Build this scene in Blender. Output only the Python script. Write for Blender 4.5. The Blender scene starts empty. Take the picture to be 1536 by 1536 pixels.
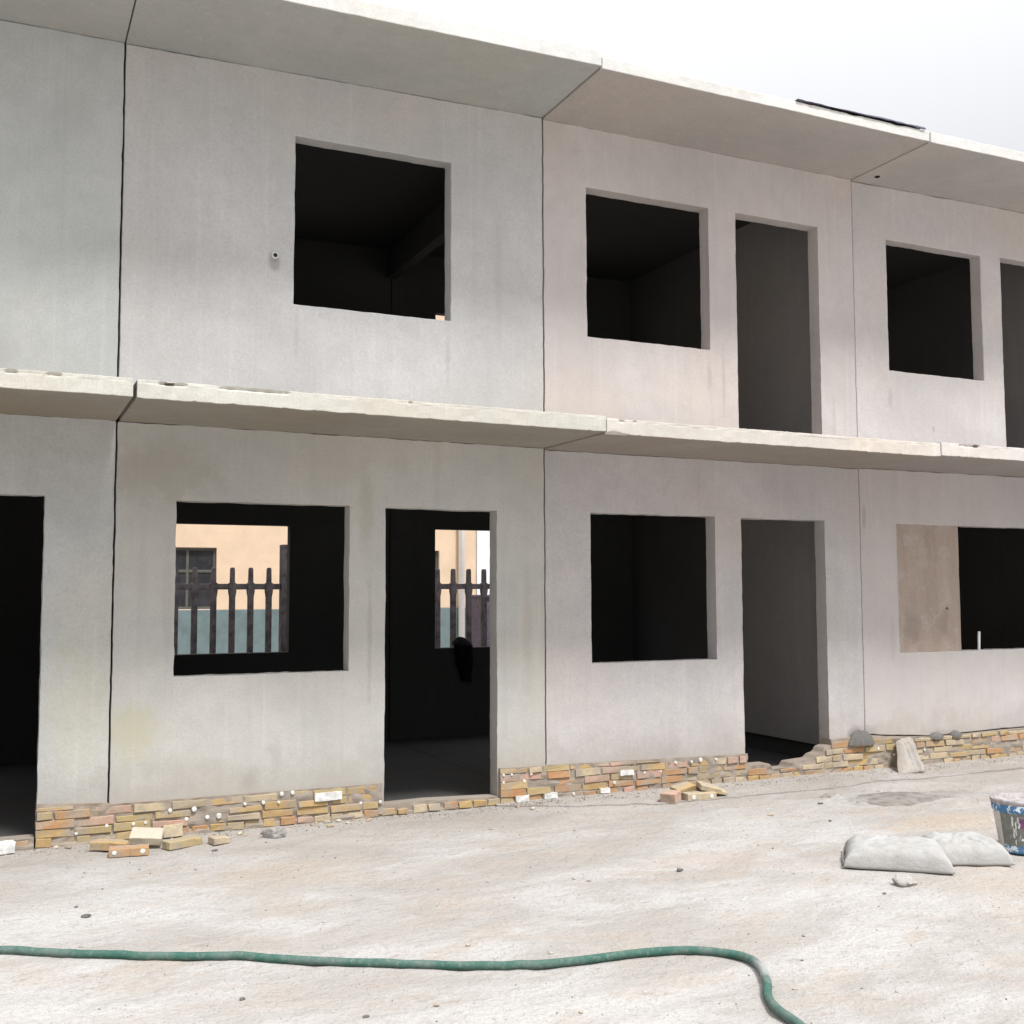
import bpy, math, random
from mathutils import Vector, noise, Matrix
random.seed(7)
sc = bpy.context.scene
COL = sc.collection

# ------------------------------------------------------------------ helpers
def link(name, verts, faces, mats=None, parent=None, fm=None, smooth=False, bevel=0.0, loc=None, rot=None):
    me = bpy.data.meshes.new(name)
    me.from_pydata([tuple(v) for v in verts], [], faces)
    if mats:
        for m in (mats if isinstance(mats, (list, tuple)) else [mats]):
            me.materials.append(m)
    if fm:
        for p, i in zip(me.polygons, fm): p.material_index = i
    if smooth:
        for p in me.polygons: p.use_smooth = True
    me.update()
    o = bpy.data.objects.new(name, me); COL.objects.link(o)
    if parent: o.parent = parent
    if loc: o.location = loc
    if rot: o.rotation_euler = rot
    if bevel:
        b = o.modifiers.new('bevel', 'BEVEL'); b.width = bevel; b.segments = 2
        b.limit_method = 'ANGLE'; b.angle_limit = math.radians(35)
    return o

def tag(o, label=None, cat=None, group=None, kind=None):
    if label: o['label'] = label
    if cat: o['category'] = cat
    if group: o['group'] = group
    if kind: o['kind'] = kind
    return o

def empty(name, loc=(0, 0, 0)):
    o = bpy.data.objects.new(name, None); o.empty_display_size = .2
    o.location = loc; COL.objects.link(o); return o

def nz(x, y, z=0.0, s=1.0): return noise.noise(Vector((x*s, y*s, z*s)))

def lattice_box(xs, ys, zs, disp=None):
    """closed surface of a subdivided box; disp(x,y,z)->(x,y,z)"""
    nx, ny, nz_ = len(xs), len(ys), len(zs)
    idx = {}; V = []; F = []
    def vid(i, j, k):
        key = (i, j, k)
        if key not in idx:
            p = (xs[i], ys[j], zs[k])
            if disp: p = disp(*p)
            idx[key] = len(V); V.append(p)
        return idx[key]
    for i in range(nx-1):
        for j in range(ny-1):
            F.append((vid(i, j, 0), vid(i, j+1, 0), vid(i+1, j+1, 0), vid(i+1, j, 0)))
            k = nz_-1
            F.append((vid(i, j, k), vid(i+1, j, k), vid(i+1, j+1, k), vid(i, j+1, k)))
    for i in range(nx-1):
        for k in range(nz_-1):
            F.append((vid(i, 0, k), vid(i+1, 0, k), vid(i+1, 0, k+1), vid(i, 0, k+1)))
            j = ny-1
            F.append((vid(i, j, k), vid(i, j, k+1), vid(i+1, j, k+1), vid(i+1, j, k)))
    for j in range(ny-1):
        for k in range(nz_-1):
            F.append((vid(0, j, k), vid(0, j, k+1), vid(0, j+1, k+1), vid(0, j+1, k)))
            i = nx-1
            F.append((vid(i, j, k), vid(i, j+1, k), vid(i, j+1, k+1), vid(i, j, k+1)))
    return V, F

def lin(a, b, step):
    n = max(1, int(round((b-a)/step)))
    return [a+(b-a)*t/n for t in range(n+1)]

def breaks(vals, step):
    out = []
    vals = sorted(set(vals))
    for a, b in zip(vals, vals[1:]):
        out += lin(a, b, step)[:-1]
    return out+[vals[-1]]

def panel(name, x0, x1, z0, z1, y0, y1, holes, mat, parent, fix=None, jit=.005, step=.055):
    """wall panel standing in XZ with rectangular openings cut right through"""
    xs = breaks([x0, x1]+[h[0] for h in holes]+[h[1] for h in holes], step)
    zs = breaks([z0, z1]+[h[2] for h in holes]+[h[3] for h in holes], step)
    def solid(i, k):
        if i < 0 or k < 0 or i >= len(xs)-1 or k >= len(zs)-1: return False
        cx, cz = (xs[i]+xs[i+1])/2, (zs[k]+zs[k+1])/2
        return not any(h[0] < cx < h[1] and h[2] < cz < h[3] for h in holes)
    V = []; idx = {}; F = []
    def vid(i, k, s):
        key = (i, k, s)
        if key not in idx:
            x, z = xs[i], zs[k]; y = (y0, y1)[s]
            n4 = [solid(i-1, k-1), solid(i, k-1), solid(i-1, k), solid(i, k)]
            if not all(n4):
                x0_ = x; x += jit*(nz(x, z, y+3, 4)+.9*nz(x, z, y+7, 21)); z2 = z+jit*(nz(x0_+9, z, y, 4)+.9*nz(x0_+5, z, y, 21))
            else: z2 = z
            yy = y+(.0025*nz(x, z, 1.3, 2.5) if s == 0 else 0)
            # lift / tilt of bottom and top edges
            if fix: x, yy, z2 = fix(x, yy, z2)
            idx[key] = len(V); V.append((x, yy, z2))
        return idx[key]
    for i in range(len(xs)-1):
        for k in range(len(zs)-1):
            if not solid(i, k): continue
            F.append((vid(i, k, 0), vid(i+1, k, 0), vid(i+1, k+1, 0), vid(i, k+1, 0)))
            F.append((vid(i, k, 1), vid(i, k+1, 1), vid(i+1, k+1, 1), vid(i+1, k, 1)))
            if not solid(i-1, k): F.append((vid(i, k, 0), vid(i, k+1, 0), vid(i, k+1, 1), vid(i, k, 1)))
            if not solid(i+1, k): F.append((vid(i+1, k, 0), vid(i+1, k, 1), vid(i+1, k+1, 1), vid(i+1, k+1, 0)))
            if not solid(i, k-1): F.append((vid(i, k, 0), vid(i, k, 1), vid(i+1, k, 1), vid(i+1, k, 0)))
            if not solid(i, k+1): F.append((vid(i, k+1, 0), vid(i+1, k+1, 0), vid(i+1, k+1, 1), vid(i, k+1, 1)))
    return link(name, V, F, mat, parent, bevel=.008)

def cuboid(name, x0, x1, y0, y1, z0, z1, mat, parent=None, bevel=.004, step=None):
    xs = lin(x0, x1, step or 99); ys = lin(y0, y1, step or 99); zs = lin(z0, z1, step or 99)
    V, F = lattice_box(xs, ys, zs)
    return link(name, V, F, mat, parent, bevel=bevel)

def tube(pts, rad, seg=10, caps=True):
    V = []; F = []; n = len(pts)
    for i, p in enumerate(pts):
        p = Vector(p); t = (Vector(pts[min(i+1, n-1)])-Vector(pts[max(i-1, 0)])).normalized()
        a = t.cross(Vector((0, 0, 1)))
        if a.length < 1e-4: a = t.cross(Vector((1, 0, 0)))
        a.normalize(); b = a.cross(t)
        r = rad[i] if isinstance(rad, (list, tuple)) else rad
        for s in range(seg):
            th = 2*math.pi*s/seg; V.append(p+a*r*math.cos(th)+b*r*math.sin(th))
    for i in range(n-1):
        for s in range(seg):
            s2 = (s+1) % seg
            F.append((i*seg+s, i*seg+s2, (i+1)*seg+s2, (i+1)*seg+s))
    if caps:
        F.append(tuple(range(seg))[::-1]); F.append(tuple((n-1)*seg+s for s in range(seg)))
    return V, F

def catmull(P, n=8):
    out = []
    P = [Vector(p) for p in P]
    Q = [P[0]*2-P[1]]+P+[P[-1]*2-P[-2]]
    for i in range(1, len(Q)-2):
        a, b, c, d = Q[i-1], Q[i], Q[i+1], Q[i+2]
        for k in range(n):
            t = k/n
            out.append(.5*((2*b)+(c-a)*t+(2*a-5*b+4*c-d)*t*t+(3*b-a-3*c+d)*t**3))
    out.append(P[-1]); return out

def lathe(profile, seg=48):
    V = []; F = []
    for r, z in profile:
        for s in range(seg):
            th = 2*math.pi*s/seg; V.append((r*math.cos(th), r*math.sin(th), z))
    for i in range(len(profile)-1):
        for s in range(seg):
            s2 = (s+1) % seg
            F.append((i*seg+s, i*seg+s2, (i+1)*seg+s2, (i+1)*seg+s))
    return V, F

# ------------------------------------------------------------------ materials
class N:
    def __init__(s, name):
        s.m = bpy.data.materials.new(name); s.m.use_nodes = True
        s.t = s.m.node_tree; s.t.nodes.clear()
        s.out = s.t.nodes.new('ShaderNodeOutputMaterial'); s.b = s.t.nodes.new('ShaderNodeBsdfPrincipled')
        s.t.links.new(s.b.outputs[0], s.out.inputs[0])
        s.tc = s.t.nodes.new('ShaderNodeTexCoord')
    def L(s, a, b): s.t.links.new(a, b)
    def mapping(s, scale=(1, 1, 1), loc=(0, 0, 0), rot=(0, 0, 0)):
        n = s.t.nodes.new('ShaderNodeMapping'); n.inputs['Scale'].default_value = scale
        n.inputs['Location'].default_value = loc; n.inputs['Rotation'].default_value = rot
        s.L(s.tc.outputs['Object'], n.inputs[0]); return n.outputs[0]
    def noise(s, scale, detail=4, rough=.55, vec=None, dist=0):
        n = s.t.nodes.new('ShaderNodeTexNoise'); n.inputs['Scale'].default_value = scale
        n.inputs['Detail'].default_value = detail; n.inputs['Roughness'].default_value = rough
        n.inputs['Distortion'].default_value = dist
        s.L(vec or s.tc.outputs['Object'], n.inputs['Vector']); return n.outputs['Fac']
    def voro(s, scale, vec=None, feature='F1'):
        n = s.t.nodes.new('ShaderNodeTexVoronoi'); n.feature = feature; n.inputs['Scale'].default_value = scale
        s.L(vec or s.tc.outputs['Object'], n.inputs['Vector']); return n.outputs['Distance']
    def ramp(s, fac, a, b, ca=0.0, cb=1.0):
        n = s.t.nodes.new('ShaderNodeMapRange'); n.inputs[1].default_value = a; n.inputs[2].default_value = b
        n.inputs[3].default_value = ca; n.inputs[4].default_value = cb; n.interpolation_type = 'SMOOTHSTEP'
        s.L(fac, n.inputs[0]); return n.outputs[0]
    def math(s, op, a, b):
        n = s.t.nodes.new('ShaderNodeMath'); n.operation = op
        for i, v in enumerate((a, b)):
            if isinstance(v, (int, float)): n.inputs[i].default_value = v
            else: s.L(v, n.inputs[i])
        return n.outputs[0]
    def mix(s, fac, a, b, mode='MIX'):
        n = s.t.nodes.new('ShaderNodeMix'); n.data_type = 'RGBA'; n.blend_type = mode
        if isinstance(fac, (int, float)): n.inputs[0].default_value = fac
        else: s.L(fac, n.inputs[0])
        for i, v in ((6, a), (7, b)):
            if isinstance(v, (tuple, list)): n.inputs[i].default_value = (*v, 1)
            else: s.L(v, n.inputs[i])
        return n.outputs[2]
    def spot(s, c, r, soft=1.0, sc_=(1, 1, 1)):
        """mask round a world position (object coords), broken up with noise"""
        n = s.t.nodes.new('ShaderNodeVectorMath'); n.operation = 'SUBTRACT'
        s.L(s.tc.outputs['Object'], n.inputs[0]); n.inputs[1].default_value = c
        m = s.t.nodes.new('ShaderNodeVectorMath'); m.operation = 'MULTIPLY'; s.L(n.outputs[0], m.inputs[0]); m.inputs[1].default_value = sc_
        l = s.t.nodes.new('ShaderNodeVectorMath'); l.operation = 'LENGTH'; s.L(m.outputs[0], l.inputs[0])
        d = s.math('ADD', l.outputs['Value'], s.math('MULTIPLY', s.math('SUBTRACT', s.noise(9, 5, .65), .5), r*1.6))
        return s.ramp(d, r, r*.25)
    def col(s, c):
        if isinstance(c, tuple): s.b.inputs['Base Color'].default_value = (*c, 1)
        else: s.L(c, s.b.inputs['Base Color'])
    def bump(s, h, strength=.3, dist=.01):
        n = s.t.nodes.new('ShaderNodeBump'); n.inputs['Strength'].default_value = strength; n.inputs['Distance'].default_value = dist
        s.L(h, n.inputs['Height']); s.L(n.outputs[0], s.b.inputs['Normal'])
    def rough(s, r, spec=.3):
        if isinstance(r, (int, float)): s.b.inputs['Roughness'].default_value = r
        else: s.L(r, s.b.inputs['Roughness'])
        s.b.inputs['Specular IOR Level'].default_value = spec

def concrete(name, base, dark=.88, warm=None, stains=(), seed=0.0, mott=1.0, pores=True, dirt=0.0):
    n = N(name)
    v = n.mapping(loc=(seed*3.1, seed*1.7, seed*5.3))
    lo = tuple(c*dark for c in base); hi = tuple(min(1, c*1.07) for c in base)
    big = n.noise(.9, 5, .6, v, .4)
    c = n.mix(n.ramp(big, .3, .72), lo, hi)
    w = warm or (base[0]*1.03, base[1]*.97, base[2]*.90)
    c = n.mix(n.math('MULTIPLY', n.ramp(n.noise(.6, 3, .6, n.mapping(loc=(seed, 9, 4))), .42, .68), .75*mott), c, w)
    # faint vertical runs left by the formwork
    st = n.noise(1.0, 5, .65, n.mapping(scale=(7, 7, .35), loc=(seed, 0, 0)))
    c = n.mix(n.ramp(st, .50, .72, 0, .30*mott), c, tuple(x*.76 for x in base))
    st2 = n.noise(1.0, 4, .6, n.mapping(scale=(16, 16, .5), loc=(seed+4, 0, 0)))
    c = n.mix(n.ramp(st2, .54, .72, 0, .30*mott), c, tuple(min(1, x*1.2) for x in base))
    med = n.noise(7, 6, .7, v)
    c = n.mix(n.ramp(med, .42, .68, 0, .30), c, tuple(x*.80 for x in base))
    fine = n.noise(55, 4, .75, v)
    c = n.mix(n.ramp(fine, .46, .66, 0, .26), c, tuple(x*.66 for x in base))
    vfine = n.noise(115, 2, .7, v)
    c = n.mix(n.ramp(vfine, .46, .68, 0, .24), c, tuple(x*.6 for x in base))
    c = n.mix(n.ramp(vfine, .44, .30, 0, .18), c, tuple(min(1, x*1.3) for x in base))
    if pores:
        p = n.voro(38, v)
        msk = n.math('MULTIPLY', n.ramp(p, .11, .05), n.ramp(n.noise(2.2, 3, .6, v), .52, .66))
        c = n.mix(n.math('MULTIPLY', msk, .7), c, tuple(x*.35 for x in base))
    for (ctr, r, sc_, colr, amt) in stains:
        c = n.mix(n.math('MULTIPLY', n.spot(ctr, r, sc_=sc_), amt), c, colr)
    if dirt:      # mud splashed up from the ground on the lowest part
        sz = n.t.nodes.new('ShaderNodeSeparateXYZ'); n.L(n.tc.outputs['Object'], sz.inputs[0])
        zz = n.math('ADD', sz.outputs[2], n.math('MULTIPLY', n.math('SUBTRACT', n.noise(3.5, 6, .75), .5), .9))
        c = n.mix(n.ramp(zz, .62, .22, 0, dirt), c, (.33, .295, .25))
    n.col(c)
    h = n.math('ADD', n.math('MULTIPLY', fine, .5), n.math('MULTIPLY', med, .8))
    n.bump(h, .35, .006); n.rough(.92, .2)
    return n.m

G0 = (.50, .50, .485); G1 = (.54, .52, .505); G2 = (.55, .535, .525); GM = (.50, .505, .49)
YEL = (.45, .43, .29); GREY = (.30, .29, .285)
M_wall = {
 ('l', -1): concrete('concrete_a', GM, seed=1, dirt=.42, stains=[((-.2, 0, .9), .35, (1, 1, .5), YEL, .3)]),
 ('l', 0): concrete('concrete_b', (.52, .51, .48), seed=2, dirt=.42, stains=[((.16, 0, .72), .22, (1, 1, .8), YEL, .55), ((.95, 0, .33), .1, (1, 1, .8), GREY, .3), ((1.13, 0, .5), .06, (1, 1, .35), GREY, .25), ((1.8, 0, 2.3), .10, (1.2, 1, .2), (.36, .31, .25), .35), ((1.83, 0, 1.3), .035, (1.2, 1, .05), (.34, .31, .28), .4), ((.36, 0, 1.6), .05, (1, 1, .08), (.38, .36, .32), .35), ((3.15, 0, 1.4), .05, (1, 1, .07), (.40, .36, .30), .35), ((.28, 0, 2.5), .3, (.5, 1, 1), (.33, .3, .24), .4)]),
 ('l', 1): concrete('concrete_c', (.53, .505, .50), seed=3, dirt=.42, stains=[((4.5, 0, .32), .09, (.6, 1, 1), GREY, .25), ((5.1, 0, .36), .08, (1, 1, .6), GREY, .2), ((6.5, 0, .34), .12, (1, 1, 1), (.26, .24, .22), .7)]),
 ('l', 2): concrete('concrete_d', (.535, .515, .515), seed=4, dirt=.42, stains=[((6.68, 0, .33), .12, (1, 1, 1), (.28, .26, .24), .6), ((7.6, 0, .27), .08, (.5, 1, 1), (.3, .28, .27), .5), ((6.68, 0, 2.35), .04, (1.2, 1, .25), (.33, .27, .25), .5), ((7.0, 0, 1.2), .05, (1, 1, .2), (.40, .36, .33), .4)]),
 ('l', 3): concrete('concrete_e', G2, seed=5, dirt=.42),
 ('u', -1): concrete('concrete_f', (.49, .505, .495), seed=6, stains=[((-.75, 0, 3.3), .15, (1, 1, .6), GREY, .25)]),
 ('u', 0): concrete('concrete_g', (.54, .535, .53), seed=7, stains=[((1.25, 0, 3.55), .03, (1, 1, .12), (.38, .36, .34), .4), ((2.46, 0, 3.5), .03, (1, 1, .1), (.38, .36, .34), .4), ((2.9, 0, 4.2), .05, (1, 1, .06), (.40, .385, .37), .3), ((1.078, 0, 4.10), .07, (1, 1, .7), GREY, .7)]),
 ('u', 1): concrete('concrete_h', (.58, .54, .525), seed=8, stains=[((5.1, 0, 3.5), .03, (1, 1, .07), (.40, .36, .34), .45), ((4.95, 0, 3.55), .03, (1, 1, .15), (.40, .36, .34), .4), ((6.35, 0, 3.3), .03, (1, 1, .1), (.40, .36, .34), .35)]),
 ('u', 2): concrete('concrete_i', (.58, .55, .54), seed=9, stains=[((7.05, 0, 3.5), .04, (1, 1, .3), (.38, .35, .33), .5), ((7.6, 0, 3.25), .025, (1, 1, .6), (.30, .27, .25), .5), ((6.66, 0, 3.03), .03, (1, 1, .6), (.2, .18, .17), .7)]),
 ('u', 3): concrete('concrete_j', G2, seed=10),
}
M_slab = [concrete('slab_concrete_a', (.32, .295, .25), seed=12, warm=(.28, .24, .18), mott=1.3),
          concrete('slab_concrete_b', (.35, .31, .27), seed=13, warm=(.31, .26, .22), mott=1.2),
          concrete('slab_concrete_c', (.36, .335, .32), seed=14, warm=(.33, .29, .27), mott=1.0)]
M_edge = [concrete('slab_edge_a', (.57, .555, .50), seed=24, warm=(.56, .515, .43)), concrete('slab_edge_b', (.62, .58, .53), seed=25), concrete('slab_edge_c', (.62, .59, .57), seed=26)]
M_redge = concrete('roof_edge', (.66, .655, .63), seed=27)
M_roof = [concrete('roof_concrete_a', (.44, .45, .435), seed=15), concrete('roof_concrete_b', (.46, .43, .41), seed=16), concrete('roof_concrete_c', (.47, .45, .435), seed=17)]
M_inshade = concrete('inside_concrete_shaded', (.062, .063, .062), seed=20)  # shade of the rooms put into the colour, far darker than outside
M_inlit = concrete('inside_wall_lit', (.37, .355, .35), seed=21)  # paler, lit copy for the front of the cross walls
M_inrear_shade = concrete('inside_wall_rear_shaded', (.10, .098, .096), seed=23)  # rear of the same walls, shade painted as a darker colour
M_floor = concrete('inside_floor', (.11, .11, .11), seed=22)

def ground_mat(name, seed=0.0):
    n = N(name)
    v = n.mapping(loc=(seed, 0, 0)); vs = n.mapping(scale=(1, 2.2, 1), rot=(0, 0, .35), loc=(seed, 2, 0))
    c = n.mix(n.ramp(n.noise(.8, 6, .6, vs, .6), .40, .60), (.525, .505, .485), (.42, .393, .365))
    c = n.mix(n.ramp(n.noise(1.7, 6, .65, vs, .5), .50, .66, 0, .75), c, (.46, .40, .345))
    c = n.mix(n.ramp(n.noise(3.3, 5, .65, n.mapping(scale=(1, 2.5, 1), rot=(0, 0, .4), loc=(7, 1, 0))), .56, .72, 0, .65), c, (.45, .365, .32))
    c = n.mix(n.ramp(n.noise(.5, 4, .6, n.mapping(loc=(3, 8, 0))), .45, .7, 0, .6), c, (.58, .565, .55))
    c = n.mix(n.ramp(n.noise(5.5, 6, .75, n.mapping(scale=(1, 2, 1), loc=(1, 17, 0))), .56, .68, 0, .65), c, (.32, .30, .275))
    # darker, browner strip along the foot of the wall
    sx = n.t.nodes.new('ShaderNodeSeparateXYZ'); n.L(n.tc.outputs['Object'], sx.inputs[0])
    yy = n.math('ADD', sx.outputs[1], n.math('MULTIPLY', n.math('SUBTRACT', n.noise(2.2, 5, .65), .5), .9))
    c = n.mix(n.ramp(yy, -1.6, -.1, 0, .5), c, (.36, .325, .29))
    for ctr, r, sc_, colr, amt in [((5.75, -1.15, 0), .30, (.6, 1.3, 1), (.24, .215, .20), .85), ((6.4, -1.2, 0), .25, (.6, 1.3, 1), (.30, .27, .25), .7), ((5.6, -2.0, 0), .45, (.6, 1.1, 1), (.50, .40, .30), .6), ((3.4, -2.2, 0), .35, (.7, 1, 1), (.50, .41, .36), .5), ((.9, -1.4, 0), .5, (.7, 1, 1), (.50, .43, .36), .5), ((4.6, -3.4, 0), .5, (.7, 1, 1), (.52, .45, .38), .5)]:
        c = n.mix(n.math('MULTIPLY', n.spot(ctr, r, sc_=sc_), amt), c, colr)
    fine = n.noise(34, 5, .75, v)
    c = n.mix(n.ramp(fine, .48, .66, 0, .42), c, (.36, .33, .30))
    vf = n.noise(120, 3, .7, v)
    c = n.mix(n.ramp(vf, .52, .66, 0, .38), c, (.28, .255, .235))
    c = n.mix(n.ramp(vf, .42, .30, 0, .25), c, (.64, .62, .60))
    spk = n.math('MULTIPLY', n.ramp(n.voro(24, v), .20, .09), n.ramp(n.noise(3, 4, .7, v), .46, .56))
    c = n.mix(n.math('MULTIPLY', spk, .6), c, (.25, .22, .2))
    spk2 = n.math('MULTIPLY', n.ramp(n.voro(19, n.mapping(loc=(5, 5, 5))), .12, .06), n.ramp(n.noise(2, 3, .6, n.mapping(loc=(11, 5, 5))), .5, .6))
    c = n.mix(n.math('MULTIPLY', spk2, .6), c, (.66, .65, .63))
    n.col(c)
    h = n.math('ADD', n.math('MULTIPLY', fine, .35), n.math('ADD', n.math('MULTIPLY', n.noise(9, 6, .7, v), .9), n.math('MULTIPLY', vf, .12)))
    n.bump(h, 1.0, .035); n.rough(.95, .15)
    return n.m
M_ground = ground_mat('dusty_ground')

def brick_mat(name, c0, c1, c2=None):
    n = N(name)
    c = n.mix(n.ramp(n.noise(11, 5, .7), .35, .68), c0, c1)
    c = n.mix(n.ramp(n.noise(4.5, 5, .7, n.mapping(loc=(5, 2, 1))), .46, .62, 0, .85), c, c2 or (.37, .32, .26))
    c = n.mix(n.ramp(n.noise(60, 3, .7), .45, .7, 0, .35), c, tuple(x*.6 for x in c0))
    n.col(c); n.bump(n.noise(70, 4, .7), .5, .004); n.rough(.93, .2); return n.m
M_brick = [brick_mat('brick_tan', (.50, .35, .16), (.42, .29, .155)), brick_mat('brick_orange', (.47, .25, .13), (.44, .30, .16)),
           brick_mat('brick_pale', (.54, .44, .30), (.48, .39, .26)), brick_mat('brick_red', (.52, .32, .25), (.5, .37, .28)),
           brick_mat('brick_olive', (.46, .36, .18), (.42, .32, .18)), brick_mat('brick_cream', (.56, .50, .40), (.52, .46, .36), (.50, .45, .37))]
M_mortar = concrete('mortar', (.34, .295, .25), seed=30, pores=False)
M_mortar_dark = concrete('mortar_dark', (.165, .16, .15), seed=31, pores=False)

def plain(name, c, r=.7, spec=.3, var=.12, scale=12, bump=.15):
    n = N(name)
    f = n.noise(scale, 5, .65)
    n.col(n.mix(n.ramp(f, .35, .7), c, tuple(x*(1-var*2.2) for x in c)))
    if bump: n.bump(n.noise(scale*4, 4, .7), bump, .004)
    n.rough(r, spec); return n.m
M_white = plain('white_plastic', (.78, .775, .75), .7, .3, .15, 25)
M_tarp = plain('dark_membrane', (.12, .11, .15), .75, .4, .2)
M_fence = plain('fence_paint', (.10, .085, .09), .8, .3, .3, 9)
M_peach = plain('peach_render', (.70, .535, .385), .9, .2, .05, 2)
M_teal = plain('grey_teal_paint', (.155, .205, .21), .85, .2, .1, 3)
M_wwall = plain('white_render', (.78, .78, .82), .9, .2, .04, 2)
M_frame = plain('window_frame_green', (.10, .10, .085), .6, .3, .1)
M_glass = plain('dark_glass', (.045, .045, .05), .12, .6, .2, 3, 0)
M_pipe = plain('white_pipe', (.90, .88, .86), .5, .4, .03)
M_cabinet = plain('purple_metal', (.10, .075, .11), .5, .4, .2)
M_black = plain('black_cloth', (.012, .012, .014), .95, .1, .2)
M_sleeve = plain('sleeve_plastic', (.60, .60, .58), .5, .4, .05)
M_blackhole = plain('hole_dark', (.03, .03, .03), .95, .1, .1)  # black standing in for the shade inside a hole

# plywood-like infill
n = N('stained_infill')
c = n.mix(n.ramp(n.noise(1, 5, .7, n.mapping(scale=(5, 5, .9))), .35, .68), (.415, .34, .29), (.35, .28, .235))
c = n.mix(n.ramp(n.noise(4, 6, .7), .45, .66, 0, .6), c, (.47, .42, .38))
c = n.mix(n.math('MULTIPLY', n.spot((7.25, 0, 1.32), .13, sc_=(1, 1, .6)), .55), c, (.26, .20, .17))
c = n.mix(n.math('MULTIPLY', n.spot((7.66, 0, 1.36), .09, sc_=(1, 1, .5)), .5), c, (.28, .21, .18))
c = n.mix(n.ramp(n.noise(60, 4, .7), .42, .7, 0, .3), c, (.25, .19, .15))
n.col(c); n.bump(n.noise(40, 4, .7), .4, .004); n.rough(.9, .2); M_board = n.m

# hose
n = N('green_hose')
c = n.mix(n.ramp(n.noise(6, 5, .65), .40, .66), (.05, .125, .098), (.12, .17, .15))
c = n.mix(n.ramp(n.noise(45, 4, .7), .48, .72, 0, .5), c, (.25, .255, .23))
c = n.mix(n.math('MULTIPLY', n.spot((2.34, -4.02, .02), .17), .85), c, (.36, .37, .36))
n.col(c); n.bump(n.noise(50, 3, .7), .25, .003); n.rough(.9, .15); M_hose = n.m

# cement bags
n = N('cement_bag_weave')
c = n.mix(n.ramp(n.noise(3.5, 5, .65), .35, .7), (.48, .475, .46), (.42, .41, .395))
c = n.mix(n.ramp(n.noise(2.2, 5, .75, n.mapping(loc=(4, 1, 2))), .5, .7, 0, .5), c, (.33, .30, .26))
c = n.mix(n.ramp(n.noise(30, 4, .7), .5, .72, 0, .35), c, (.36, .345, .32))
n.col(c)
w = n.t.nodes.new('ShaderNodeTexChecker'); w.inputs['Scale'].default_value = 160; n.L(n.tc.outputs['Object'], w.inputs[0])
n.bump(n.math('ADD', n.math('MULTIPLY', w.outputs['Fac'], .15), n.math('ADD', n.noise(9, 5, .7, None, 1.5), n.math('MULTIPLY', n.noise(1, 4, .6, n.mapping(scale=(5, 22, 5))), .9))), .8, .012); n.rough(.85, .25); M_bag = n.m
n = N('grey_sack_paper')
c = n.mix(n.ramp(n.noise(5, 5, .7), .35, .7), (.41, .37, .32), (.35, .325, .31))
c = n.mix(n.ramp(n.noise(40, 4, .7), .45, .7, 0, .35), c, (.25, .23, .21))
n.col(c); n.bump(n.noise(20, 5, .7), .5, .008); n.rough(.85, .25); M_sack = n.m

# ------------------------------------------------------------------ ground
def gz(x, y):
    if y > 0: return -.02
    f = min(1, -y/.25)
    h = .011*nz(x, y*1.6, 0, 1.1)+.007*nz(x+5, y*1.8, 0, 3.2)+.006*nz(x, y, 4, 7)+.0025*nz(x, y, 9, 15)
    p = nz(x+40, y*1.3, 7, 3.0); q_ = nz(x, y, 3, 9)
    if p > .1: h += .007*min(1, (p-.1)*5)*(.5+q_)     # scuffed, trodden patches
    d = nz(x*1.0+20, y*1.8, 2, 4.5)
    h += -.012*max(0, d-.28)
    for cx_, cy_, rx, ry, a in ((5.65, -1.12, .38, .13, .035), (6.25, -1.15, .30, .10, .02), (5.45, -.95, .16, .10, .03)):
        q = ((x-cx_)/rx)**2+((y-cy_)/ry)**2
        if q < 4: h += a*math.exp(-q*1.3)*(1+.5*nz(x, y, 0, 14))
    far = max(abs(x-3)/9, abs(y+3)/6)
    if far > 1: f *= max(0, 2-far)
    return h*f-.004

def axis(a, b, step, far_):
    m = lin(a, b, step)
    L = [a-d for d in far_][::-1]; R = [b+d for d in far_]
    return L+m+R
gx = axis(-4.0, 10.5, .05, [.3, .8, 1.6, 3, 6, 12, 25, 50, 100, 200, 400])
gy = axis(-8.2, .15, .05, [.3, .8, 1.6, 3, 6, 12, 25, 50, 100, 200, 400])
V = [(x, y, gz(x, y)) for y in gy for x in gx]
nxg = len(gx)
F = [(j*nxg+i, j*nxg+i+1, (j+1)*nxg+i+1, (j+1)*nxg+i) for j in range(len(gy)-1) for i in range(nxg-1)]
g = link('ground', V, F, M_ground, smooth=True); tag(g, 'pale dusty trodden ground in front of the building', 'ground', kind='structure')

# rough apron of spilt screed along the wall with a thin broken edge
xs = lin(2.85, 10.4, .035)
def apr_edge(x):
    pts = [(2.85, -.06), (3.2, -.30), (3.8, -.48), (4.55, -.575), (5.2, -.60), (5.8, -.59), (6.3, -.50), (6.9, -.56), (8, -.585), (10.4, -.6)]
    for (a, ya), (b, yb) in zip(pts, pts[1:]):
        if a <= x <= b: return ya+(yb-ya)*(x-a)/(b-a)
    return -.6
V = []; F = []
rows = 8
for x in xs:
    e = apr_edge(x)+.012*nz(x, 0, 0, 9)+.006*nz(x, 3, 0, 31)
    hgt = .011+.007*nz(x, 8, 0, 2.0)
    for r in range(rows):
        t = r/(rows-1); y = e*(1-t)+(-.0)*t
        V.append((x, y, gz(x, y)+hgt*(1-.2*t)+.004*nz(x, y, 5, 8)+(.012*t*t)))
    V.append((x, e+.003, gz(x, e)-.01))
m = rows+1
for i in range(len(xs)-1):
    for r in range(rows-1):
        F.append((i*m+r, (i+1)*m+r, (i+1)*m+r+1, i*m+r+1))
    F.append((i*m+rows, (i+1)*m+rows, (i+1)*m, i*m))
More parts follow.
